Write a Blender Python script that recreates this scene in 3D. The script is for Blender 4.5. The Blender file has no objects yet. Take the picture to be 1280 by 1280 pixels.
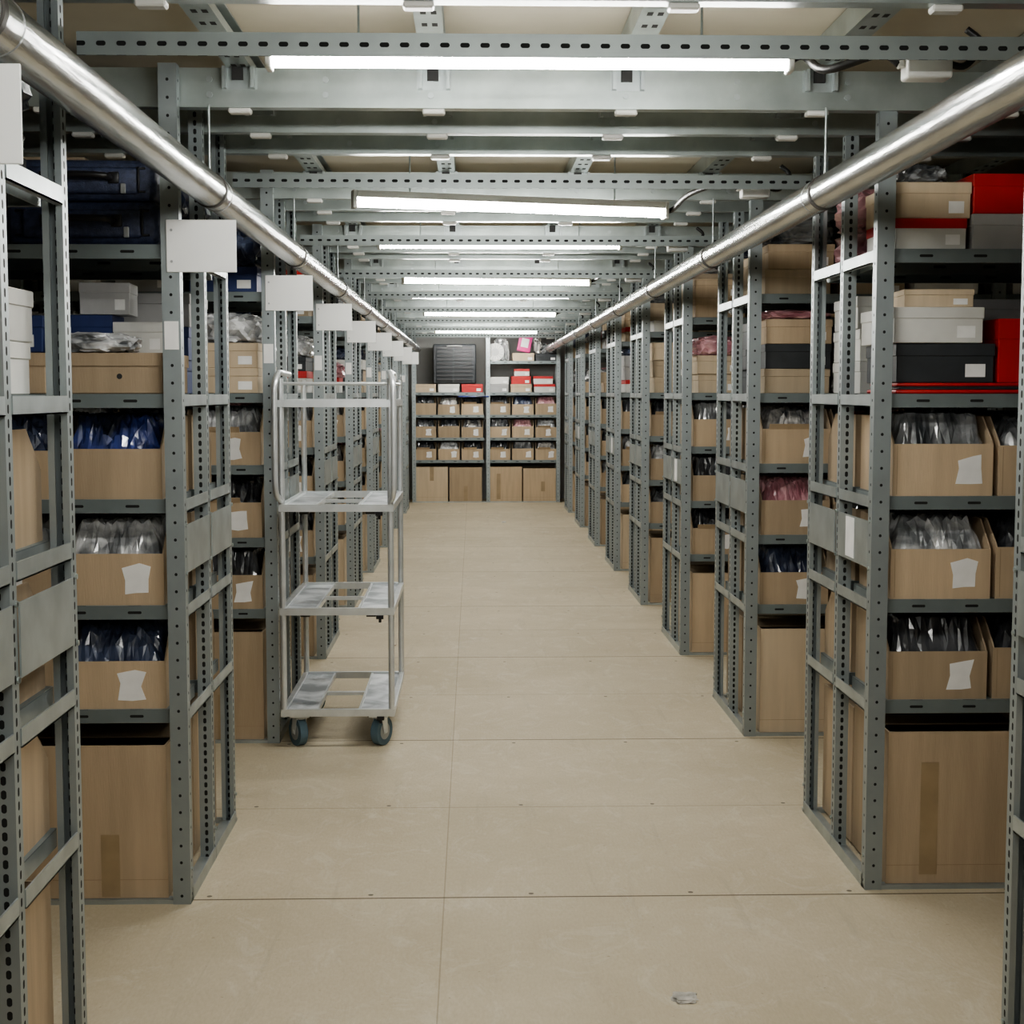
import bpy, bmesh, math, random
from mathutils import Vector, Matrix, noise
random.seed(7)
scn=bpy.context.scene
COL=scn.collection
try:
    scn.view_settings.look='AgX - Medium High Contrast'
except Exception as e: print(e)

# ---------------------------------------------------------------- materials
def newmat(name):
    m=bpy.data.materials.new(name); m.use_nodes=True
    nt=m.node_tree; b=nt.nodes['Principled BSDF']
    return m,nt,b
def inp(nt,sock,v):
    if isinstance(v,bpy.types.NodeSocket): nt.links.new(v,sock)
    else: sock.default_value=v
def MA(nt,op,a,b=None,c=None):
    n=nt.nodes.new('ShaderNodeMath'); n.operation=op
    inp(nt,n.inputs[0],a)
    if b is not None: inp(nt,n.inputs[1],b)
    if c is not None: inp(nt,n.inputs[2],c)
    return n.outputs[0]
def MIX(nt,f,a,b,mode='MIX'):
    n=nt.nodes.new('ShaderNodeMix'); n.data_type='RGBA'; n.blend_type=mode
    inp(nt,n.inputs[0],f); inp(nt,n.inputs[6],a); inp(nt,n.inputs[7],b)
    return n.outputs[2]
def rgba(c): return (c[0],c[1],c[2],1)
def mk(name,col,rough=.5,metal=0,ns=0,var=.15,bump=0,bs=None,coat=0,rnd=0,stretch=None,dist=0,emis=None,ridged=False,bd=.01,hi=None):
    m,nt,b=newmat(name)
    b.inputs['Roughness'].default_value=rough; b.inputs['Metallic'].default_value=metal
    c=None
    tc=nt.nodes.new('ShaderNodeTexCoord'); vec=tc.outputs['Object']
    if stretch:
        mp=nt.nodes.new('ShaderNodeMapping'); mp.inputs['Scale'].default_value=stretch
        nt.links.new(vec,mp.inputs[0]); vec=mp.outputs[0]
    if ns:
        n=nt.nodes.new('ShaderNodeTexNoise'); n.inputs['Scale'].default_value=ns; n.inputs['Detail'].default_value=5
        n.inputs['Distortion'].default_value=dist
        if rnd or hi:
            oi0=nt.nodes.new('ShaderNodeObjectInfo'); va=nt.nodes.new('ShaderNodeVectorMath'); va.operation='ADD'
            nt.links.new(vec,va.inputs[0]); nt.links.new(MA(nt,'MULTIPLY',oi0.outputs['Random'],37.0),va.inputs[1]); nt.links.new(va.outputs[0],n.inputs['Vector'])
        else: nt.links.new(vec,n.inputs['Vector'])
        lo=tuple(max(0,x*(1-var)) for x in col); h_=hi or tuple(min(1,x*(1+var)) for x in col)
        if hi: lo=col
        mr=nt.nodes.new('ShaderNodeMapRange'); mr.inputs[1].default_value=.38 if hi else .35; mr.inputs[2].default_value=.62 if hi else .65
        nt.links.new(n.outputs[0],mr.inputs[0])
        c=MIX(nt,mr.outputs[0],rgba(lo),rgba(h_))
    if rnd:
        oi=nt.nodes.new('ShaderNodeObjectInfo')
        h=nt.nodes.new('ShaderNodeHueSaturation')
        nt.links.new(MA(nt,'MULTIPLY_ADD',oi.outputs['Random'],2*rnd,1-rnd),h.inputs['Value'])
        if c is not None: nt.links.new(c,h.inputs['Color'])
        else: h.inputs['Color'].default_value=rgba(col)
        c=h.outputs[0]
    if c is None: b.inputs['Base Color'].default_value=rgba(col)
    else: nt.links.new(c,b.inputs['Base Color'])
    if bump:
        n2=nt.nodes.new('ShaderNodeTexNoise')
        if ridged: n2.noise_type='RIDGED_MULTIFRACTAL'
        n2.inputs['Scale'].default_value=bs or ns*3 or 30
        n2.inputs['Detail'].default_value=3 if ridged else 6; n2.inputs['Distortion'].default_value=dist
        nt.links.new(vec,n2.inputs['Vector'])
        bp=nt.nodes.new('ShaderNodeBump'); bp.inputs['Strength'].default_value=bump; bp.inputs['Distance'].default_value=bd
        nt.links.new(n2.outputs[0],bp.inputs['Height']); nt.links.new(bp.outputs[0],b.inputs['Normal'])
    if coat: b.inputs['Coat Weight'].default_value=coat; b.inputs['Coat Roughness'].default_value=.1
    if emis:
        b.inputs['Emission Color'].default_value=rgba(col); b.inputs['Emission Strength'].default_value=emis
    return m

STEEL=(.32,.36,.368)
def slotmat(name,long='z',pitch=.026,hl=.0085,hw=.006,col=STEEL,off=0.0,rough=.42,metal=.5):
    m,nt,b=newmat(name)
    tc=nt.nodes.new('ShaderNodeTexCoord'); sp=nt.nodes.new('ShaderNodeSeparateXYZ'); nt.links.new(tc.outputs['Object'],sp.inputs[0])
    ge=nt.nodes.new('ShaderNodeNewGeometry'); sn=nt.nodes.new('ShaderNodeSeparateXYZ'); nt.links.new(ge.outputs['True Normal'],sn.inputs[0])
    X,Y,Z=sp.outputs
    if long=='z':
        s=MA(nt,'GREATER_THAN',MA(nt,'ABSOLUTE',sn.outputs[0]),.5)
        u=MA(nt,'ADD',MA(nt,'MULTIPLY',s,Y),MA(nt,'MULTIPLY',MA(nt,'SUBTRACT',1.0,s),X)); L=Z
    else:
        s=MA(nt,'GREATER_THAN',MA(nt,'ABSOLUTE',sn.outputs[1]),.5)
        u=MA(nt,'ADD',MA(nt,'MULTIPLY',s,Z),MA(nt,'MULTIPLY',MA(nt,'SUBTRACT',1.0,s),Y)); L=X
    fr=MA(nt,'FRACT',MA(nt,'ADD',MA(nt,'DIVIDE',L,pitch),50.0))
    dl=MA(nt,'MULTIPLY',MA(nt,'ABSOLUTE',MA(nt,'SUBTRACT',fr,.5)),pitch)
    du=MA(nt,'ABSOLUTE',MA(nt,'SUBTRACT',MA(nt,'ABSOLUTE',u),off))
    ex=MA(nt,'MAXIMUM',MA(nt,'SUBTRACT',dl,hl-hw if hl>hw else 0.0),0.0)
    d=MA(nt,'SQRT',MA(nt,'ADD',MA(nt,'MULTIPLY',ex,ex),MA(nt,'MULTIPLY',du,du)))
    mask=MA(nt,'LESS_THAN',d,hw)
    n=nt.nodes.new('ShaderNodeTexNoise'); n.inputs['Scale'].default_value=14; n.inputs['Detail'].default_value=4
    nt.links.new(tc.outputs['Object'],n.inputs['Vector'])
    c=MIX(nt,n.outputs[0],rgba(tuple(x*.85 for x in col)),rgba(tuple(x*1.15 for x in col)))
    c=MIX(nt,mask,c,(.015,.016,.016,1))
    nt.links.new(c,b.inputs['Base Color'])
    nt.links.new(MA(nt,'MULTIPLY',MA(nt,'SUBTRACT',1.0,mask),metal),b.inputs['Metallic'])
    nt.links.new(MA(nt,'MULTIPLY_ADD',mask,.5,rough),b.inputs['Roughness'])
    return m

M={}
M['post_front']=slotmat('steel_round_holes',pitch=.05,hl=.0045,hw=.0042)
M['post_slot']=slotmat('steel_slotted',pitch=.026,hl=.0085,hw=.005)
M['angle']=slotmat('steel_slotted_angle',long='x',pitch=.042,hl=.010,hw=.005,col=(.33,.37,.365))
M['shelf']=slotmat('shelf_steel',long='x',pitch=.16,hl=.02,hw=.004,col=(.20,.235,.24),metal=.3)
M['steel']=mk('galvanised_steel',(.40,.445,.45),.38,.6,9,.12,rnd=.08)
M['beam']=mk('galvanised_beam',(.40,.45,.44),.34,.6,7,.14)
M['dark']=mk('dark_gap',(.03,.03,.03),.8)
M['card']=mk('cardboard',(.45,.35,.24),.85,0,3,.07,.12,30,rnd=.2,stretch=(9,9,.8))
M['cardin']=mk('cardboard_inside',(.34,.258,.17),.9,0,6,.1)
M['cardlt']=mk('cardboard_light',(.52,.425,.305),.85,0,3,.06,rnd=.14,stretch=(9,9,.8))
M['tape']=mk('packing_tape',(.36,.27,.165),.3,0,10,.1)
M['label']=mk('paper_label',(.82,.82,.81),.7,0,20,.04)
M['white']=mk('white_card',(.66,.66,.63),.6,0,8,.05,rnd=.1)
M['red']=mk('red_card',(.50,.03,.03),.45,0,8,.1)
M['black']=mk('black_card',(.035,.04,.045),.5,0,8,.2)
M['greyc']=mk('grey_card',(.42,.42,.42),.6,0,8,.06,rnd=.15)
M['navyc']=mk('navy_card',(.03,.05,.16),.5,0,8,.1)
M['pinkc']=mk('pink_card',(.7,.06,.28),.5)
def plas(n,c,hi): 
    return mk(n,c,.28,0,9,0,.5,26,coat=1,dist=.8,ridged=True,bd=.006,hi=hi)  # lighter noise patches paint the plastic's highlights into the base colour of the contents
M['p_navy']=plas('bagged_navy_clothes',(.015,.02,.045),(.07,.09,.15))
M['p_black']=plas('bagged_black_clothes',(.014,.015,.018),(.08,.085,.095))
M['p_clear']=plas('clear_plastic_bag',(.16,.17,.18),(.68,.69,.70))
M['p_grey']=plas('bagged_grey_clothes',(.035,.04,.045),(.28,.29,.30))
M['p_blue']=plas('bagged_blue_clothes',(.015,.02,.035),(.05,.075,.27))
M['p_pink']=plas('bagged_pink_clothes',(.34,.14,.17),(.62,.36,.38))
M['p_red']=plas('bagged_red_clothes',(.20,.02,.03),(.46,.08,.08))
M['p_mix']=plas('bagged_mixed_clothes',(.05,.055,.065),(.55,.53,.50))
M['suit']=mk('navy_suitcase_fabric',(.038,.05,.10),.5,0,60,.3,.3,250)
M['zip']=mk('zip_black',(.012,.012,.014),.35)
M['duct']=mk('duct_steel',(.52,.53,.53),.24,.95,5,.14,.12,18,stretch=(6,.6,6))
M['clamp']=mk('rubber_clamp',(.05,.045,.04),.5)
M['alu']=mk('aluminium',(.70,.73,.74),.3,.6,12,.08)
M['plank']=mk('trolley_shelf_plastic',(.26,.29,.32),.4,.2,7,0,hi=(.74,.77,.80),dist=.5)
M['tyre']=mk('blue_grey_tyre',(.10,.16,.20),.6)
M['hub']=mk('caster_hub',(.40,.42,.43),.4,.5)
M['sign']=mk('sign_plate',(.78,.79,.78),.5,0,3,.02)
M['cable']=mk('black_cable',(.015,.015,.015),.45)
M['tube']=mk('lamp_diffuser',(1,.985,.935),.4,emis=91)
M['lampbody']=mk('lamp_housing',(.70,.70,.67),.4)
M['wall']=mk('wall_paint',(.35,.35,.34),.85,0,2,.06)
M['ceil']=mk('ceiling_board',(.60,.56,.46),.8,0,3,.05)
M['litter']=mk('dull_litter',(.42,.40,.36),.8,0,30,.3)

# floor material
m,nt,b=newmat('chipboard_floor'); M['floor']=m
tc=nt.nodes.new('ShaderNodeTexCoord'); sp=nt.nodes.new('ShaderNodeSeparateXYZ'); nt.links.new(tc.outputs['Object'],sp.inputs[0])
X,Y,Z=sp.outputs
def seam(c,off,per,w):
    fr=MA(nt,'FRACT',MA(nt,'ADD',MA(nt,'DIVIDE',MA(nt,'SUBTRACT',c,off),per),20.5))
    d=MA(nt,'MULTIPLY',MA(nt,'ABSOLUTE',MA(nt,'SUBTRACT',fr,.5)),per)
    return MA(nt,'LESS_THAN',d,w),d
s1,d1=seam(Y,4.30,2.0,.0045); s2,d2=seam(Y,5.26,2.0,.0028); s3,d3=seam(X,-.09,2.6,.002)
def NZ(scale,det=6,rough=.6,sc=None,dist=0):
    n=nt.nodes.new('ShaderNodeTexNoise'); n.inputs['Scale'].default_value=scale; n.inputs['Detail'].default_value=det
    n.inputs['Roughness'].default_value=rough; n.inputs['Distortion'].default_value=dist
    if sc:
        mp=nt.nodes.new('ShaderNodeMapping'); mp.inputs['Scale'].default_value=sc
        nt.links.new(tc.outputs['Object'],mp.inputs[0]); nt.links.new(mp.outputs[0],n.inputs['Vector'])
    else: nt.links.new(tc.outputs['Object'],n.inputs['Vector'])
    return n.outputs[0]
def MR(v,a,b_):
    mr=nt.nodes.new('ShaderNodeMapRange'); mr.inputs[1].default_value=a; mr.inputs[2].default_value=b_; nt.links.new(v,mr.inputs[0]); return mr.outputs[0]
n1=NZ(1.1,8,.7); n2=NZ(120,3,.6,(1,.35,1)); n3=NZ(6,8,.8,(1,.6,1),1.5); n4=NZ(2.2,6,.7,(7,.7,1),.6); n5=NZ(55,2,.5)
wn=nt.nodes.new('ShaderNodeTexWhiteNoise'); wn.noise_dimensions='2D'
cb=nt.nodes.new('ShaderNodeCombineXYZ')
nt.links.new(MA(nt,'FLOOR',MA(nt,'DIVIDE',MA(nt,'ADD',X,.09),2.6)),cb.inputs[0]); nt.links.new(MA(nt,'FLOOR',MA(nt,'DIVIDE',MA(nt,'SUBTRACT',Y,4.30),1.0)),cb.inputs[1])
nt.links.new(cb.outputs[0],wn.inputs['Vector'])
c=MIX(nt,MR(n1,.35,.65),(.50,.435,.31,1),(.60,.53,.395,1))
c=MIX(nt,MA(nt,'MULTIPLY',wn.outputs[0],.2),c,(.40,.35,.25,1))
c=MIX(nt,MA(nt,'MULTIPLY',MR(n2,.3,.7),.28),c,(.37,.30,.20,1))
c=MIX(nt,MA(nt,'MULTIPLY',MR(n3,.52,.70),.38),c,(.72,.69,.60,1))
c=MIX(nt,MA(nt,'MULTIPLY',MR(n4,.56,.76),.34),c,(.32,.28,.21,1))
c=MIX(nt,MA(nt,'MULTIPLY',MR(n5,.72,.76),.45),c,(.24,.19,.13,1))
c=MIX(nt,MA(nt,'MULTIPLY',s3,.4),c,(.16,.11,.06,1))
c=MIX(nt,MA(nt,'MULTIPLY',s2,.5),c,(.16,.11,.06,1))
c=MIX(nt,MA(nt,'MULTIPLY',s1,.85),c,(.07,.05,.03,1))
_,dx=seam(X,.17,.48,.1)
_,dy=seam(Y,4.33,.957,.1)
ds=MA(nt,'SQRT',MA(nt,'ADD',MA(nt,'MULTIPLY',dx,dx),MA(nt,'MULTIPLY',dy,dy)))
c=MIX(nt,MA(nt,'MULTIPLY',MA(nt,'LESS_THAN',ds,.008),.8),c,(.07,.06,.05,1))
nt.links.new(c,b.inputs['Base Color']); b.inputs['Roughness'].default_value=.75; b.inputs['Specular IOR Level'].default_value=.3
bp=nt.nodes.new('ShaderNodeBump'); bp.inputs['Strength'].default_value=.25; bp.inputs['Distance'].default_value=.004
nt.links.new(n2,bp.inputs['Height']); nt.links.new(bp.outputs[0],b.inputs['Normal'])

# ---------------------------------------------------------------- mesh builder
class MB:
    def __init__(s): s.v=[];s.f=[];s.mi=[];s.sm=[];s.mats=[]
    def mid(s,k):
        if k not in s.mats: s.mats.append(k)
        return s.mats.index(k)
    def add(s,vs,fs,mat,smooth=False):
        o=len(s.v); s.v+= [tuple(v) for v in vs]
        i=s.mid(mat)
        for f in fs: s.f.append(tuple(o+a for a in f)); s.mi.append(i); s.sm.append(smooth)
    def box(s,x0,x1,y0,y1,z0,z1,mat):
        if x0>x1:x0,x1=x1,x0
        if y0>y1:y0,y1=y1,y0
        vs=[(x0,y0,z0),(x1,y0,z0),(x1,y1,z0),(x0,y1,z0),(x0,y0,z1),(x1,y0,z1),(x1,y1,z1),(x0,y1,z1)]
        s.add(vs,[(0,3,2,1),(4,5,6,7),(0,1,5,4),(1,2,6,5),(2,3,7,6),(3,0,4,7)],mat)
    def prism(s,pts,axis,a,b,mat):
        n=len(pts)
        def P(p,t):
            return (t,p[0],p[1]) if axis=='x' else ((p[0],t,p[1]) if axis=='y' else (p[0],p[1],t))
        vs=[P(p,a) for p in pts]+[P(p,b) for p in pts]
        fs=[tuple(range(n)),tuple(range(2*n-1,n-1,-1))]+[(i,i+n,(i+1)%n+n,(i+1)%n) for i in range(n)]
        s.add(vs,fs,mat)
    def cyl(s,p0,p1,r,mat,seg=16,r2=None,caps=True):
        p0=Vector(p0);p1=Vector(p1);d=(p1-p0).normalized()
        a=d.orthogonal().normalized(); c=d.cross(a); r2=r if r2 is None else r2
        vs=[p0+(a*math.cos(t)+c*math.sin(t))*r for t in [2*math.pi*i/seg for i in range(seg)]]
        vs+=[p1+(a*math.cos(t)+c*math.sin(t))*r2 for t in [2*math.pi*i/seg for i in range(seg)]]
        s.add(vs,[(i,(i+1)%seg,(i+1)%seg+seg,i+seg) for i in range(seg)],mat,True)
        if caps: s.add(vs,[tuple(range(seg-1,-1,-1)),tuple(range(seg,2*seg))],mat)
    def tube(s,pts,r,mat,seg=10):
        P=[Vector(p) for p in pts]; Q=[]
        for i in range(len(P)-1):
            a=P[max(i-1,0)];b_=P[i];c_=P[i+1];d=P[min(i+2,len(P)-1)]
            for k in range(6):
                t=k/6
                Q.append(.5*((2*b_)+(c_-a)*t+(2*a-5*b_+4*c_-d)*t*t+(3*b_-a-3*c_+d)*t**3))
        Q.append(P[-1]); up=None; vs=[]
        for i,q in enumerate(Q):
            t=(Q[min(i+1,len(Q)-1)]-Q[max(i-1,0)]).normalized()
            if up is None: up=t.orthogonal().normalized()
            up=(up-t*up.dot(t)).normalized(); w=t.cross(up)
            vs+=[q+(up*math.cos(x)+w*math.sin(x))*r for x in [2*math.pi*j/seg for j in range(seg)]]
        fs=[(i*seg+j,i*seg+(j+1)%seg,(i+1)*seg+(j+1)%seg,(i+1)*seg+j) for i in range(len(Q)-1) for j in range(seg)]
        fs+=[tuple(range(seg-1,-1,-1)),tuple((len(Q)-1)*seg+j for j in range(seg))]
        s.add(vs,fs,mat,True)
    def rbox(s,x0,x1,y0,y1,z0,z1,mat,bev=.01,seg=3):
        bm=bmesh.new(); bmesh.ops.create_cube(bm,size=1)
        for v in bm.verts: v.co=Vector(((x0+x1)/2+v.co.x*(x1-x0),(y0+y1)/2+v.co.y*(y1-y0),(z0+z1)/2+v.co.z*(z1-z0)))
        bmesh.ops.bevel(bm,geom=bm.edges[:],offset=bev,segments=seg,profile=.5,affect='EDGES')
        bm.verts.index_update()
        s.add([v.co.copy() for v in bm.verts],[[v.index for v in f.verts] for f in bm.faces],mat,seg>1); bm.free()
    def ico(s,c,rad,mat,seed=0,amp=.25,sub=4,fs_=3.0,flat=True,smooth=False):
        bm=bmesh.new(); bmesh.ops.create_icosphere(bm,subdivisions=sub,radius=1)
        o=Vector((seed*7.3,seed*3.1,seed)); rr=random.Random(seed)
        for v in bm.verts:
            d=v.co.normalized()
            h=1+amp*(1-2*abs(noise.noise(d*fs_*.6+o)))+amp*.5*(1-2*abs(noise.noise(d*fs_*1.7+o)))+amp*.25*(1-2*abs(noise.noise(d*fs_*4+o)))+rr.uniform(-.02,.02)
            q=Vector([math.copysign(abs(a)**.7,a) for a in d])*h*.9
            z=max(q.z,-.8) if flat else q.z
            v.co=Vector((c[0]+q.x*rad[0],c[1]+q.y*rad[1],c[2]+z*rad[2]))
        bm.verts.index_update()
        s.add([v.co.copy() for v in bm.verts],[[v.index for v in f.verts] for f in bm.faces],mat,smooth); bm.free()
    def mesh(s,name):
        me=bpy.data.meshes.new(name); me.from_pydata(s.v,[],s.f)
        for k in s.mats: me.materials.append(M[k])
        me.polygons.foreach_set('material_index',s.mi); me.polygons.foreach_set('use_smooth',s.sm)
        me.update(); return me
    def obj(s,name,parent=None,loc=(0,0,0)):
        o=bpy.data.objects.new(name,s.mesh(name)); COL.objects.link(o); o.location=loc
        if parent: o.parent=parent
        return o
def inst(name,me,loc,rz=0,parent=None,scale=None):
    o=bpy.data.objects.new(name,me); COL.objects.link(o); o.location=loc; o.rotation_euler=(0,0,rz)
    if scale: o.scale=scale
    if parent: o.parent=parent
    return o
def empty(name,loc=(0,0,0)):
    o=bpy.data.objects.new(name,None); COL.objects.link(o); o.location=loc; o.empty_display_size=.1; return o

# ---------------------------------------------------------------- variant meshes
def bin_mesh(i,content,hf=.145,hb=.235,w=.30,d=.385,label=True,lx=.055,full=1.0,flap=False):
    b=MB(); t=.005
    b.box(-w/2,w/2,0,d,0,t,'card')
    b.box(-w/2,w/2,0,t,t,hf,'card')
    b.box(-w/2,w/2,d-t,d,t,hb,'card')
    prof=[(t,t),(d-t,t),(d-t,hb),(.10,hb),(.012,hf+.01),(t,hf)]
    b.prism(prof,'x',-w/2,-w/2+t,'card'); b.prism(prof,'x',w/2-t,w/2,'card')
    if flap:
        b.prism([(0,hf-.002),(t,hf-.002),(-.012,hf+.022),(-.016,hf+.021)],'x',-w/2+.03,w/2-.09,'card')
    n=26; rr=random.Random(i*13); o=Vector((i*5.1,i*2.7,0)); vs=[];fs=[]
    base=hf*(.70+.2*rr.random()); top=(.055+.03*rr.random())*full
    folds=[(rr.uniform(0,math.pi),rr.uniform(-.2,.2),rr.uniform(.03,.09),rr.uniform(.5,1)) for _ in range(9)]
    for a in range(n+1):
        for c in range(n+1):
            u=a/n;v=c/n; ed=0<a<n and 0<c<n
            x=-w/2+t+.002+(w-2*t-.004)*u+(rr.uniform(-.0035,.0035) if ed else 0); y=t+.002+(d-2*t-.004)*v+(rr.uniform(-.0045,.0045) if ed else 0)
            e=min(1,7*min(u,1-u))*min(1,7*v,5*(1-v))
            p=Vector((x*11,y*11,0))+o
            q=p+Vector((noise.noise(p*1.3),noise.noise(p*1.3+Vector((9,9,9))),0))*1.6
            r=(1-2*abs(noise.noise(q*.9)))*.036+(1-2*abs(noise.noise(q*2.1)))*.022
            for th,of,per,am in folds:
                s_=(x+.02*noise.noise(p))*math.cos(th)+y*math.sin(th)+of
                r+=(abs(((s_/per)%1)-.5)-.25)*.012*am
            r+=rr.uniform(-.003,.003)
            z=base+e*(top+r)*(.85+.35*v)
            vs.append((x,y,min(z,.246+rr.uniform(-.004,.002))))
    for a in range(n):
        for c in range(n):
            k=a*(n+1)+c
            if (a+c)%2: fs+=[(k,k+n+1,k+n+2),(k,k+n+2,k+1)]
            else: fs+=[(k,k+n+1,k+1),(k+1,k+n+1,k+n+2)]
    b.add(vs,fs,content,False)
    if label:
        j=lambda:(rr.random()-.5)*.011
        cx=lx; cz=hf*.5; hw=.038; hh=.043
        pts=[(cx-hw+j(),cz-hh+j()),(cx+j(),cz-hh+j()),(cx+hw+j(),cz-hh+j()),(cx+hw-.006+j(),cz+j()),(cx+hw+j(),cz+hh+j()),(cx+.01,cz+hh+j()),(cx-hw+j(),cz+hh-.01+j()),(cx-hw+.006,cz+j())]
        b.prism(pts,'y',-.0012,0.0002,'label')
    b.box(-w/2+.012,-w/2+.0135,-.0006,.0002,.005,hf-.004,'cardin')
    return b.mesh('cardboard_bin_v%d'%i)
SPEC=[('p_navy',.14,.05,True,1.1,0),('p_black',.15,.05,True,1.1,1),('p_clear',.15,.07,True,1.4,0),('p_grey',.15,.045,True,1.1,0),('p_blue',.145,.0,False,1.3,0),
 ('p_pink',.15,.06,True,1.3,0),('p_clear',.14,.03,True,1.2,1),('p_black',.155,.09,False,1.4,0),('p_red',.145,.05,True,.9,0),('p_mix',.14,.05,True,1.4,0),
 ('p_mix',.15,.07,True,1.2,1),('p_black',.145,.07,True,1.5,0),('p_grey',.155,.08,True,1.6,0)]
BINS=[bin_mesh(i,c,hf=h,lx=l,label=lb,full=fu,flap=bool(fl)) for i,(c,h,l,lb,fu,fl) in enumerate(SPEC)]
BW=[0,1,1,2,3,6,7,9,10,0,1,11,12,3,6,11,10,2,12,1,5,8,7,7]
FIX={('L',0):[0,2,4],('L',1):[11,1,6],('R',0):[11,2,12],('R',1):[0,5,10],('L',-1):[1,3,6],('R',-1):[1,3,2],('R',2):[1,11,12],('L',2):[3,1,2]}

def big_mesh(i,w=.455,d=.40,h=.465,mat='card',tx=0,tz=(.01,.78)):
    b=MB(); t=.006
    b.box(-w/2,w/2,0,d,0,t,mat); b.box(-w/2,w/2,0,t,t,h,mat); b.box(-w/2,w/2,d-t,d,t,h,mat)
    b.box(-w/2,-w/2+t,t,d-t,t,h,mat); b.box(w/2-t,w/2,t,d-t,t,h,mat)
    b.prism([(t,h-.004),(d*.5,h-.03-.01*i),(d*.5,h-.034-.01*i),(t,h-.009)],'x',-w/2+t,w/2-t,'cardin')
    b.prism([(d-t,h-.004),(d*.5,h-.02),(d*.5,h-.024),(d-t,h-.009)],'x',-w/2+t,w/2-t,'cardin')
    b.box(tx-.027,tx+.027,-.001,.0002,h*tz[0],h*tz[1],'tape')
    b.box(-w/2,w/2,-.0005,.0003,h*.12,h*.123,'cardin')
    return b.mesh('large_box_v%d'%i)
BIG=[big_mesh(0,tz=(.01,.45)),big_mesh(1,.46,.4,.45,tx=.05,tz=(.3,.6)),big_mesh(2,.45,.4,.47,'cardlt',tz=(.6,1)),big_mesh(3,.455,.4,.47,'card',-.10,(.06,.80)),big_mesh(4,.455,.4,.465,'card',.06,(.01,.42))]

def shoe_mesh(name,mat,lid=None,w=.29,d=.34,h=.105):
    b=MB(); lid=lid or mat
    b.rbox(-w/2,w/2,.003,d-.003,0,h-.02,mat,.002,1)
    b.rbox(-w/2-.003,w/2+.003,0,d,h-.034,h,lid,.002,1)
    b.box(.06,.12,-.0008+.003,.0035,.015,.05,'label')
    return b.mesh(name)
SH={k:shoe_mesh('shoebox_'+k,a,l) for k,a,l in [('tan','cardlt','cardlt'),('brown','card','card'),('white','white','white'),('red','red','red'),('redwhite','white','red'),('black','black','black'),('grey','greyc','greyc'),('navy','navyc','navyc'),('tanred','cardlt','red')]}
SW=['tan','brown','white','redwhite','black','grey','tan','brown','white','tan','grey','brown','tan','tanred']
def tray_mesh():
    b=MB(); w=.31;d=.36;h=.115
    b.rbox(-w/2,w/2,0,d,0,h,'card',.003,1)
    b.cyl((.03,-.0008,.05),(.03,.001,.05),.008,'dark',12)
    b.box(-w/2-.004,w/2+.004,-.004,d+.004,h-.035,h+.002,'card')
    return b.mesh('archive_box')
TRAY=tray_mesh()
def bag_mesh(i,mat,rad=(.15,.15,.06)):
    b=MB(); b.ico((0,.17,rad[2]*.8),rad,mat,seed=i+3,amp=.26,sub=4,fs_=4); return b.mesh('plastic_bag_v%d'%i)
BAGS=[bag_mesh(0,'p_clear'),bag_mesh(1,'p_black'),bag_mesh(2,'p_navy',(.15,.15,.09)),bag_mesh(3,'p_clear',(.14,.15,.08)),bag_mesh(4,'p_pink',(.15,.15,.07)),bag_mesh(5,'p_mix',(.14,.14,.05)),bag_mesh(6,'p_grey',(.15,.15,.08))]
def suitcase_mesh():
    b=MB(); w=.44;d=.38;h=.125
    b.rbox(-w/2,w/2,0,d,0,h,'suit',.028,4)
    b.rbox(-w/2+.05,w/2-.05,-.014,.03,.02,h-.025,'suit',.012,3)
    for z in (.028,h-.028): b.tube([(-w/2+.03,-.003,z),(0,-.003,z),(w/2-.03,-.003,z)],.0035,'zip')
    b.tube([(-.09,-.012,.066),(-.075,-.045,.07),(0,-.052,.072),(.075,-.045,.07),(.09,-.012,.066)],.010,'zip')
    b.tube([(.17,-.008,.03),(.172,-.014,.06),(.17,-.008,.1)],.004,'zip')
    for x in (-.1,.1): b.rbox(x-.016,x+.016,-.02,0,.05,.085,'zip',.004,2)
    b.rbox(.12,.135,-.022,-.012,.02,.05,'hub',.002,1)
    return b.mesh('suitcase')
SUIT=suitcase_mesh()

# ---------------------------------------------------------------- racks
SHZ=[.557,.862,1.171,1.474,1.898]
LIP=.020
PH=2.42
def post_mesh(mat,w=.052,d=.042):
    b=MB(); t=.004
    b.box(-w/2,w/2,-d/2,-d/2+t,0,PH,mat)
    b.box(-w/2,-w/2+t,-d/2+t,d/2,0,PH,mat); b.box(w/2-t,w/2,-d/2+t,d/2,0,PH,mat)
    b.box(-w/2+t,-w/2+t+.01,d/2-t,d/2,0,PH,mat); b.box(w/2-t-.01,w/2-t,d/2-t,d/2,0,PH,mat)
    return b.mesh('post_'+mat)
PF=post_mesh('post_front'); PS=post_mesh('post_slot',.042,.04)
def shelf_mesh(L,D):
    b=MB(); t=.003
    b.box(-L/2,L/2,0,D,LIP-t,LIP,'shelf')
    b.box(-L/2,L/2,0,t,-LIP,LIP-t,'shelf'); b.box(-L/2,L/2,D-t,D,-LIP,LIP-t,'shelf')
    b.box(-L/2,-L/2+t,t,D-t,-LIP,LIP-t,'steel'); b.box(L/2-t,L/2,t,D-t,-LIP,LIP-t,'steel')
    b.box(-L/2,L/2,t,.015,-LIP,-LIP+t,'shelf')
    return b.mesh('shelf_%d'%int(L*1000))
SMESH={}
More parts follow.
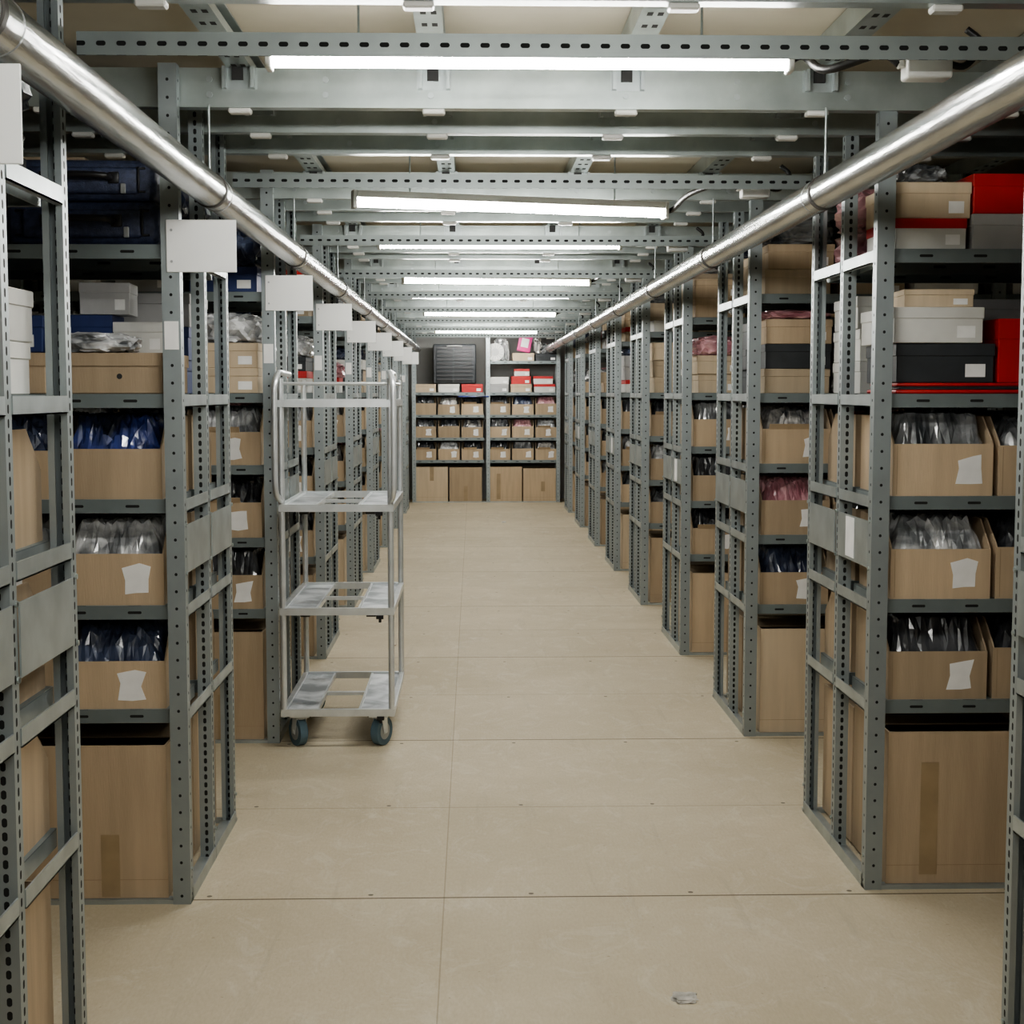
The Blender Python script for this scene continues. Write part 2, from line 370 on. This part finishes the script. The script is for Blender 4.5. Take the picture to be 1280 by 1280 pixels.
def rack(xa,s,yf,nb=2,L=1.05,double=True,end=False,k=0):
    r=empty('shelving_rack',(xa,yf,0))
    off=lambda x,y,z=0:(x-xa,y-yf,z)
    rows=[(.021,PF,0),(.43,PS,0)]+([(.839,PS,math.pi)] if double else [])
    for i in range(nb+1):
        u=.026+i*(L) if not (end and i==nb) else nb*L-.026
        for j,(dy,me,rz) in enumerate(rows):
            inst('post_%d_%d'%(i,j),me,off(xa+s*u,yf+dy),rz,r)
    key=L
    if key not in SMESH: SMESH[key]=shelf_mesh(L-.058,.385)
    for bay in range(nb):
        uc=.026+bay*L+L/2
        if end: uc=bay*L+L/2
        for zi,z in enumerate(SHZ):
            if end and bay==0 and zi==4: continue
            inst('shelf_a_%d_%d'%(bay,zi),SMESH[key],off(xa+s*uc,yf+.018,z),0,r)
            if double: inst('shelf_b_%d_%d'%(bay,zi),SMESH[key],off(xa+s*uc,yf+.842,z),math.pi,r)
    b=MB()
    for (y0,y1) in ([(.044,.408),(.452,.816)] if double else [(.044,.408)]):
        for z in SHZ: b.box(s*.003,s*.007,y0,y1,z-.018,z+.018,'steel'); b.box(s*.003,s*.02,y0,y1,z-.018,z-.015,'steel')
        b.box(0,s*.004,y0,y1,.975,1.115,'steel')
        b.box(0,s*.05,y0-.02,y1+.02,.0,.012,'steel')
        b.box(0,s*.004,y0-.02,y1+.02,.012,.04,'steel')
        for zz in (.10,.975,1.115,2.2):
            for yy in (y0-.02,y1+.02): b.cyl((s*-.003,yy,zz),(s*.001,yy,zz),.006,'beam',8)
    b.box(0,s*nb*L,.004,.040,0,.012,'steel')
    if double: b.box(0,s*nb*L,.82,.856,0,.012,'steel')
    if s<0 and not end: b.box(s*.006,s*.046,-.0015,0.0002,1.62,1.70,'label')
    if s>0 and not end and k%2==0:
        b.box(-.0015,s*.0005,.20,.30,.985,1.11,'label')
    b.obj('end_frame',r)
    return r
FORCE={(0,1,'b',3):['white','white','white'],(0,1,'b',4):['bag4','bag4'],(0,-1,'b',3):['navy','navy','grey'],(0,-1,'b',4):['bag2','bag2'],
 (1,1,'a',3):['tan','black','brown','bag4'],(1,1,'a',4):['tan','brown','bag6'],(1,-1,'a',3):['tan','tan','bag3'],(1,-1,'a',4):['navy','bag2'],
 (-1,-1,'b',3):['white','white'],(-1,-1,'b',4):['bag1','bag2'],(2,1,'a',4):['brown','brown']}
def fill(xa,s,yf,k,nb=2,L=1.05,double=True,end=False,indiv=False):
    rr=random.Random(int(100*k+10*s)+5)
    grp=empty('cardboard_box_stock',(xa,yf,0))
    def put(nm,me,uc,z,unit,sc=None,dy=0,ind=False,tilt=0):
        x=xa+s*uc
        if unit=='a': y=yf+.02+dy; rz=tilt
        else: y=yf+.84-dy; rz=math.pi+tilt
        if ind: inst(nm,me,(x,y,z),rz,None,sc)
        else: inst(nm,me,(x-xa,y-yf,z),rz,grp,sc)
    for unit in (['a','b'] if double else ['a']):
        for bay in range(nb):
            u0=.062+bay*L
            if end: u0=bay*L+.03
            near=indiv and unit=='a' and bay==0
            for j in range(2):
                v=rr.randrange(5)
                if near and j==0 and k==0: v=3 if s>0 else 4
                put('cardboard_box' ,BIG[v],u0+.235+j*.475 if not end else u0+.235+j*.46,.013,unit,ind=near and j==0,dy=rr.random()*.006,sc=(1,1,.97+.03*rr.random()) if not end else (.97,1,1))
            for zi in range(3):
                for j in range(3):
                    v=BW[rr.randrange(len(BW))]
                    fx=FIX.get(('L' if s<0 else 'R',k))
                    if fx and unit=='a' and bay==0 and j==0 and not end: v=fx[zi]
                    put('cardboard_box',BINS[v],u0+.155+j*.318+(0 if not end else -.005),SHZ[zi]+LIP,unit,ind=near and j==0,dy=.004+rr.random()*.008,sc=(1,.96,1) if not end else (.97,.96,1),tilt=rr.uniform(-.02,.02))
            for zi in (3,4):
                if indiv and k==0 and unit=='a' and bay==0: continue
                if end: continue
                z0=SHZ[zi]+LIP+.0005; zmax=(SHZ[4]-LIP-.005) if zi==3 else 2.29
                for j in range(3):
                    t=rr.random(); uc=u0+.155+j*.318
                    fo=FORCE.get((k,s,unit,zi)) if (bay==0 and j==0) else None
                    if fo:
                        z=z0
                        for q in fo:
                            if q.startswith('bag'): 
                                bh=BAGS[int(q[3])].vertices; hh=.13
                                sz=min(1,(zmax-z)/.20)
                                put('plastic_bag',BAGS[int(q[3])],uc,z,unit,(.95,.95,sz)); z+=.12
                            else:
                                put('shoebox',SH[q],uc+rr.uniform(-.008,.008),z,unit,(.97,.97,1),dy=rr.random()*.02,tilt=rr.uniform(-.03,.03)); z+=.106
                        continue
                    if t<.58:
                        n=rr.choice([1,2,2,3,3]); z=z0; kk=rr.choice(SW)
                        for q in range(n):
                            if rr.random()<.65: kk=rr.choice(SW)
                            h=rr.choice([.75,.9,1,1.15]); w_=rr.uniform(.8,.98)
                            if z+.105*h>zmax: break
                            put('shoebox',SH[kk],uc+rr.uniform(-.012,.012),z,unit,(w_,.97,h),dy=rr.random()*.04,tilt=rr.uniform(-.05,.05)); z+=.105*h+.001
                        if rr.random()<.6 and zmax-z>.06: put('plastic_bag',BAGS[rr.randrange(7)],uc,z-.001,unit,(.9,.9,min(.8,(zmax-z)/.19)))
                    elif t<.80:
                        put('archive_box',TRAY,uc,z0,unit,(.97,1,1))
                        put('plastic_bag',BAGS[rr.randrange(7)],uc,z0+.118,unit,(.9,.9,.9))
                    else:
                        put('plastic_bag',BAGS[rr.randrange(7)],uc,z0,unit,(.95,.95,1.1))
                        if rr.random()<.7: put('plastic_bag',BAGS[rr.randrange(7)],uc,z0+.14,unit,(.9,.9,1.0))
XL=-.832; XR=1.178
YL=4.262; YR=4.335
for k in range(-1,8):
    for (xa,s,yf) in ((XL,-1,YL+2*k),(XR,1,YR+2*k)):
        rack(xa,s,yf,k=k); fill(xa,s,yf,k,indiv=(k in(-1,0,1)))
EY=20.1
rack(XL,1,EY,2,1.005,False,True); fill(XL,1,EY,50,2,1.005,False,True)

def P(nm,me,x,y,z,sc=None,rz=0): return inst(nm,me,(x,y,z),rz,None,sc)
zt=SHZ[4]+LIP+.0005; zm=SHZ[3]+LIP+.0005; yr=YR+.03; yl=YL+.03
P('shoebox',SH['redwhite'],1.345,yr,zt,(.72,.95,.85)); P('shoebox',SH['tan'],1.352,yr+.005,zt+.090,(.76,1,1.0))
P('plastic_bag',BAGS[6],1.33,yr+.02,zt+.195,(.5,.8,.4))
P('shoebox',SH['grey'],1.60,yr,zt,(.9,1,.98)); P('shoebox',SH['red'],1.60,yr,zt+.104,(.9,1,1.1))
P('shoebox',SH['white'],1.90,yr,zt,(.95,1,1)); P('shoebox',SH['brown'],1.90,yr,zt+.106,(.95,1,1))
b=MB()
b.rbox(-.19,.19,0,.33,0,.012,'red',.005,2); b.rbox(-.18,.185,.004,.32,.012,.022,'black',.005,2)
b.rbox(-.185,.19,.002,.31,.022,.032,'red',.004,2)
b.obj('folded_red_garments',None,(1.44,yr,zm))
P('shoebox',SH['black'],1.40,yr+.01,zm+.033,(1,1,1.1)); P('shoebox',SH['white'],1.375,yr,zm+.150,(.92,1,1),.03)
P('shoebox',SH['red'],1.66,yr+.01,zm+.033,(.7,1,1.8)); P('shoebox',SH['tan'],1.38,yr+.02,zm+.256,(.7,.9,.5),-.05)
P('shoebox',SH['tan'],1.93,yr,zm,(1,1,1)); P('shoebox',SH['white'],1.93,yr,zm+.106,(1,1,1))
P('suitcase',SUIT,-1.115,yl+.02,zt); P('suitcase',SUIT,-1.12,yl+.025,zt+.1255,(.97,1,.95),.02)
P('suitcase',SUIT,-1.60,yl+.02,zt)
P('archive_box',TRAY,-1.045,yl,zm,(1,1,1))
P('plastic_bag',BAGS[0],-1.10,yl-.01,zm+.119,(.72,.5,.5)); P('shoebox',SH['white'],-1.00,yl+.19,zm+.119,(.52,.45,.9))
P('shoebox',SH['navy'],-1.14,yl+.19,zm+.119,(.42,.45,1.1)); P('shoebox',SH['grey'],-1.10,yl+.19,zm+.236,(.5,.45,.9),.06)
P('archive_box',TRAY,-1.38,yl,zm); P('shoebox',SH['navy'],-1.38,yl+.01,zm+.119); P('shoebox',SH['grey'],-1.72,yl,zm)

# end rack goods
ze=SHZ[3]+LIP+.0005; ye=EY+.03
b=MB()
b.rbox(-.29,.29,0,.36,0,.54,'black',.02,2)
for i in range(9): b.box(-.24,.24,-.012,.002,.05+i*.053,.075+i*.053,'zip')
for x in (-.27,-.02,.25): b.box(x-.01,x+.012,-.018,.001,.02,.52,'black')
b.tube([(-.1,0,.5),(-.08,-.04,.51),(.08,-.04,.51),(.1,0,.5)],.01,'greyc')
b.obj('black_vented_crate',None,(XL+.58,ye,ze+.112))
for j,c in enumerate(['tan','white','red','grey','tan','redwhite']):
    x=XL+.18+j*.318+(.03 if j>2 else 0)
    P('shoebox',SH[c],x,ye,ze,(.98,1,1.05))
for j,(c,h) in enumerate([('white',.9),('red',1),('redwhite',1)]):
    P('shoebox',SH[c],XR-.83+j*.30,ye+.01,ze+.112,(.9,1,h))
P('shoebox',SH['redwhite'],XR-.52,ye+.01,ze+.22,(.7,.9,.9))
P('shoebox',SH['tan'],XR-.5,ye,zt,(1,1,1)); P('shoebox',SH['black'],XR-.19,ye,zt,(1,1,.9))
b=MB(); b.rbox(-.09,.09,0,.1,0,.24,'pinkc',.01,2); b.rbox(-.05,.05,-.003,.01,.06,.18,'label',.002,1)
o=b.obj('pink_gift_box',None,(XR-.50,ye+.04,zt+.126)); o.rotation_euler=(0,.2,0)
b=MB(); b.cyl((0,0,.12),(0,.035,.12),.12,'white',28); b.cyl((0,-.008,.12),(0,0,.12),.05,'greyc',20)
for i in range(16):
    a=i*math.pi/8; b.cyl((.05*math.cos(a),-.004,.12+.05*math.sin(a)),(.115*math.cos(a),-.004,.12+.115*math.sin(a)),.003,'greyc',6)
b.cyl((0,.02,0),(0,.02,.02),.06,'white',20)
b.obj('white_desk_fan',None,(XR-.88,ye+.04,zt))
P('plastic_bag',BAGS[3],XR-.80,ye+.17,zt,(.7,.6,2.0))
P('plastic_bag',BAGS[6],XR-.16,ye,zt+.096,(.8,.9,.9)); P('plastic_bag',BAGS[5],XR-.30,ye,zt+.106,(.4,.6,2.2))
b=MB(); b.rbox(-.21,.21,0,.26,0,.022,'p_blue',.006,2)
o=b.obj('blue_plastic_tray',None,(.0,EY-.04,SHZ[2]+LIP+.236))

# ---------------------------------------------------------------- signs on left racks
for k in range(-1,8):
    y=YL+2*k
    b=MB(); b.rbox(0,.198,-.004,0,0,.147,'sign',.0015,1)
    b.cyl((.015,-.006,.03),(.015,-.003,.03),.004,'hub',8); b.cyl((.015,-.006,.118),(.015,-.003,.118),.004,'hub',8)
    b.obj('aisle_sign',None,(-.868,y-.001,1.838))

# ---------------------------------------------------------------- ceiling structure
JX=[-.11+.555*i for i in range(-5,7)]
def cbeam(y):
    b=MB(); x0,x1=-3.3,3.6
    b.box(x0,x1,0,.004,2.31,2.42,'beam'); b.box(x0,x1,.004,.045,2.31,2.314,'beam'); b.box(x0,x1,.004,.045,2.416,2.42,'beam')
    b.box(x0,x1,.041,.045,2.314,2.326,'beam')
    for x in (-.75,-.42,-.12,.44,.76,1.08):
        for z in (2.345,2.388): b.cyl((x,-.005,z),(x,.001,z),.009,'steel',8)
    for x in JX:
        b.rbox(x-.035,x+.03,.006,.045,2.296,2.311,'lampbody',.004,1)
        b.box(x-.05,x+.05,-.003,0,2.36,2.42,'steel'); b.box(x-.045,x-.035,-.03,-.003,2.36,2.42,'steel'); b.box(x+.035,x+.045,-.03,-.003,2.36,2.42,'steel')
        b.box(x-.02,x+.012,-.012,-.003,2.385,2.42,'dark')
    b.obj('ceiling_beam',None,(0,y,0))
for k in range(-3,8):
    for dy in (.045,.455,.867):
        cbeam((YL+YR)/2-.02+2*k+dy)
cbeam(EY+.3)
b=MB()
for x in JX:
    b.box(x-.035,x-.031,-2.4,20.7,2.421,2.485,'beam'); b.box(x-.031,x+.035,-2.4,20.7,2.421,2.425,'beam'); b.box(x+.031,x+.035,-2.4,20.7,2.425,2.445,'beam')
    b.box(x-.031,x+.035,-2.4,20.7,2.481,2.485,'beam')
    y=-2.2
    while y<20.5:
        b.box(x-.018,x-.004,y,y+.03,2.4203,2.4211,'dark'); b.box(x+.008,x+.022,y,y+.03,2.4203,2.4211,'dark'); y+=.12
b.obj('ceiling_joists')
for k in range(-3,8):
    y=3.165+2*(k+1); alt=(k%2==0)
    b=MB(); L=XR-XL-.02
    b.box(-L/2,L/2,-.002,.002,-.024,.024,'angle'); b.box(-L/2,L/2,.002,.045,.02,.024,'angle')
    b.obj('slotted_cross_angle',None,((XL+XR)/2,y,2.222))
    lz0=2.265 if k==-1 else (2.185 if k==0 else (2.205 if alt else 2.232))
    lamp=empty('ceiling_lamp',(.135 if not alt else .155,y+(.36 if not alt else .46),lz0))
    lamp.rotation_euler=(0,0,.0 if not alt else (.26 if k==0 else .14))
    bb=MB(); bb.rbox(-.60,.60,-.026,.026,.018,.044,'lampbody',.004,2)
    bb.rbox(.60,.615,-.027,.027,-.02,.046,'lampbody',.004,2); bb.rbox(-.615,-.60,-.027,.027,-.02,.046,'lampbody',.004,2)
    for sx in (-.4,.4): bb.cyl((sx,0,.043),(sx,0,(2.40-lamp.location.z)),.003,'steel',6)
    bb.obj('housing',lamp)
    bb=MB(); pts=[(.023*math.cos(a),.018+.032*math.sin(a)) for a in [math.pi+i*math.pi/6 for i in range(7)]]
    bb.prism([(p[0],p[1]) for p in pts],'x',-.598,.598,'tube'); bb.obj('diffuser',lamp)
    jb=empty('junction_box',(1.0,y+.14,2.22))
    bb=MB(); bb.rbox(-.05,.05,-.03,.03,-.035,.035,'lampbody',.006,2); bb.rbox(-.065,-.05,-.01,.01,-.01,.01,'lampbody',.003,1); bb.obj('body',jb)
    lx=lamp.location.x+.61*math.cos(lamp.rotation_euler.z)-1.0; ly=lamp.location.y+.61*math.sin(lamp.rotation_euler.z)-(y+.14); lz=lamp.location.z-2.22+.01
    bb=MB(); bb.tube([(-.06,0,0),(-.10,.02,.025),((lx-.1)/2-.02,ly*.5,.01),(lx+.03,ly,lz+.01),(lx,ly,lz)],.010,'cable',8)
    bb.tube([(.05,0,0),(.09,.01,.0),(.13,.03,.05),(.10,.04,.085)],.008,'cable',8)
    bb.obj('cable',jb)

# ---------------------------------------------------------------- ducts
for nm,x in (('l',-.748),('r',1.012)):
    d=empty('ventilation_pipe',(x,0,2.072))
    b=MB(); b.cyl((0,-2.3,0),(0,20.0,0),.047,'duct',48)
    b.obj('pipe',d)
    for k in range(-3,8):
        y=YL+.03+2*k
        b=MB()
        b.cyl((0,y-.009,0),(0,y+.009,0),.0505,'clamp',40)
        b.cyl((0,y+.10,0),(0,y+.104,0),.0485,'duct',40)
        b.tube([(0,y,.05),(0,y,.15),(0,y,.24)],.004,'steel',6)
        b.obj('clamp',d)

# ---------------------------------------------------------------- trolley
T=empty('roll_trolley',(-.812,6.16,0)); W=.478; D=.86
b=MB(); r=.013
for x,y in ((r,r),(W-r,r),(r,D-r),(W-r,D-r)):
    b.cyl((x,y,.135),(x,y,1.555),r,'alu',14)
b.obj('uprights',T)
for n,z in enumerate((.155,.585,1.02,1.455)):
    b=MB()
    b.box(0,W,0,.022,z-.018,z+.012,'alu'); b.box(0,W,D-.022,D,z-.018,z+.012,'alu')
    b.box(0,.022,.022,D-.022,z-.018,z+.012,'alu'); b.box(W-.022,W,.022,D-.022,z-.018,z+.012,'alu')
    if n<3:
        b.box(.024,.145,.024,D-.024,z-.004,z+.003,'plank'); b.box(W-.145,W-.024,.024,D-.024,z-.004,z+.003,'plank')
        b.box(.145,.155,.024,D-.024,z-.012,z+.008,'alu'); b.box(W-.155,W-.145,.024,D-.024,z-.012,z+.008,'alu')
        b.box(.155,W-.155,.40,.43,z-.01,z+.004,'alu')
        for x in (.10,W-.1): b.box(x-.02,x+.02,.05,.11,z-.032,z-.005,'clamp')
        b.box(W-.075,W-.045,-.006,.02,z-.034,z-.018,'zip'); b.cyl((W-.06,.01,z-.034),(W-.06,.01,z-.05),.006,'zip',8)
    else:
        for i in range(9): b.cyl((.03+i*.052,.02,z-.004),(.03+i*.052,D-.02,z-.004),.003,'alu',6)
        b.tube([(.02,.013,1.535),(W/2,.013,1.535),(W-.02,.013,1.535)],.006,'alu'); b.tube([(.02,D-.013,1.535),(W/2,D-.013,1.535),(W-.02,D-.013,1.535)],.006,'alu')
        for x in (.013,W-.013): b.tube([(x,.02,1.535),(x,D/2,1.535),(x,D-.02,1.535)],.006,'alu')
        for i in range(8): b.cyl((.06+i*.052,D-.013,z),(.06+i*.052,D-.013,1.535),.0025,'alu',6)
    b.obj('tier_%d'%n,T)
b=MB()
for x,sx in ((r,-1),(W-r,1)):
    b.tube([(x,r,1.05),(x+sx*.006,-.012,1.055),(x+sx*.016,-.045,1.09),(x+sx*.018,-.05,1.2),(x+sx*.018,-.05,1.45),(x+sx*.016,-.045,1.53),(x+sx*.006,-.012,1.572),(x,.03,1.58),(x,.3,1.575)],.0125,'alu',12)
b.obj('handles',T)
b=MB()
for x,y,a in ((.075,.05,.55),(W-.07,.05,-.5),(.075,D-.09,.6),(W-.07,D-.09,.2)):
    def R(px,py,pz): return (x+px*math.cos(a)-py*math.sin(a), y+px*math.sin(a)+py*math.cos(a), pz)
    b.box(x-.04,x+.04,y-.035,y+.035,.128,.137,'alu')
    b.cyl((x,y,.118),(x,y,.13),.024,'hub',16)
    b.cyl(R(-.017,.02,.061),R(.017,.02,.061),.061,'tyre',30)
    b.cyl(R(-.0185,.02,.061),R(.0185,.02,.061),.036,'hub',24)
    b.cyl(R(-.026,.02,.061),R(.026,.02,.061),.009,'alu',10)
    for q in (-.0235,.0215):
        P4=[R(q,-.012,.12),R(q,.03,.12),R(q,.034,.055),R(q,.008,.05)]
        P5=[R(q+.002,-.012,.12),R(q+.002,.03,.12),R(q+.002,.034,.055),R(q+.002,.008,.05)]
        b.add(P4+P5,[(0,1,2,3),(7,6,5,4),(0,4,5,1),(1,5,6,2),(2,6,7,3),(3,7,4,0)],'alu')
    P4=[R(-.0235,-.014,.121),R(.0235,-.014,.121),R(.0235,.032,.121),R(-.0235,.032,.121)]
    b.add(P4+[(p[0],p[1],.117) for p in P4],[(0,1,2,3),(7,6,5,4),(0,4,5,1),(1,5,6,2),(2,6,7,3),(3,7,4,0)],'alu')
b.obj('casters',T)

# floor litter
b=MB(); b.ico((0,0,.002),(.022,.022,.0035),'litter',2,.6,3,6); b.obj('plastic_scrap',None,(.52,3.55,0))
b=MB(); b.ico((0,0,.004),(.015,.02,.004),'tape',4,.4,3); b.obj('cardboard_scrap',None,(-.48,8.7,0))
b=MB(); b.ico((0,0,.004),(.02,.03,.005),'white',5,.4,3); b.obj('paper_scrap',None,(.35,17.0,0))

# ---------------------------------------------------------------- room shell
x0,x1,y0,y1,h=-3.4,3.7,-2.5,20.8,2.49
def slab(n,a,b_,c,d,e,f,mat): q=MB(); q.box(a,b_,c,d,e,f,mat); return q.obj(n)
slab('floor',x0,x1,y0,y1,-.1,0,'floor'); slab('ceiling',x0,x1,y0,y1,h,h+.1,'ceil')
slab('wall_left',x0-.1,x0,y0,y1,-.1,h+.1,'wall'); slab('wall_right',x1,x1+.1,y0,y1,-.1,h+.1,'wall')
slab('wall_far',x0,x1,y1,y1+.1,-.1,h+.1,'wall'); slab('wall_near',x0,x1,y0-.1,y0,-.1,h+.1,'wall')

w=bpy.data.worlds.new('World'); scn.world=w; w.use_nodes=True
w.node_tree.nodes['Background'].inputs[0].default_value=(.5,.5,.5,1); w.node_tree.nodes['Background'].inputs[1].default_value=.2

# ---------------------------------------------------------------- camera
cam=bpy.data.cameras.new('camera'); co=bpy.data.objects.new('camera',cam); COL.objects.link(co)
cam.sensor_width=36; cam.lens=36*1850/1280; cam.clip_start=.05
co.location=(0,0,1.5); co.rotation_euler=(math.radians(90-4.64),0,math.radians(-1.49))
scn.camera=co
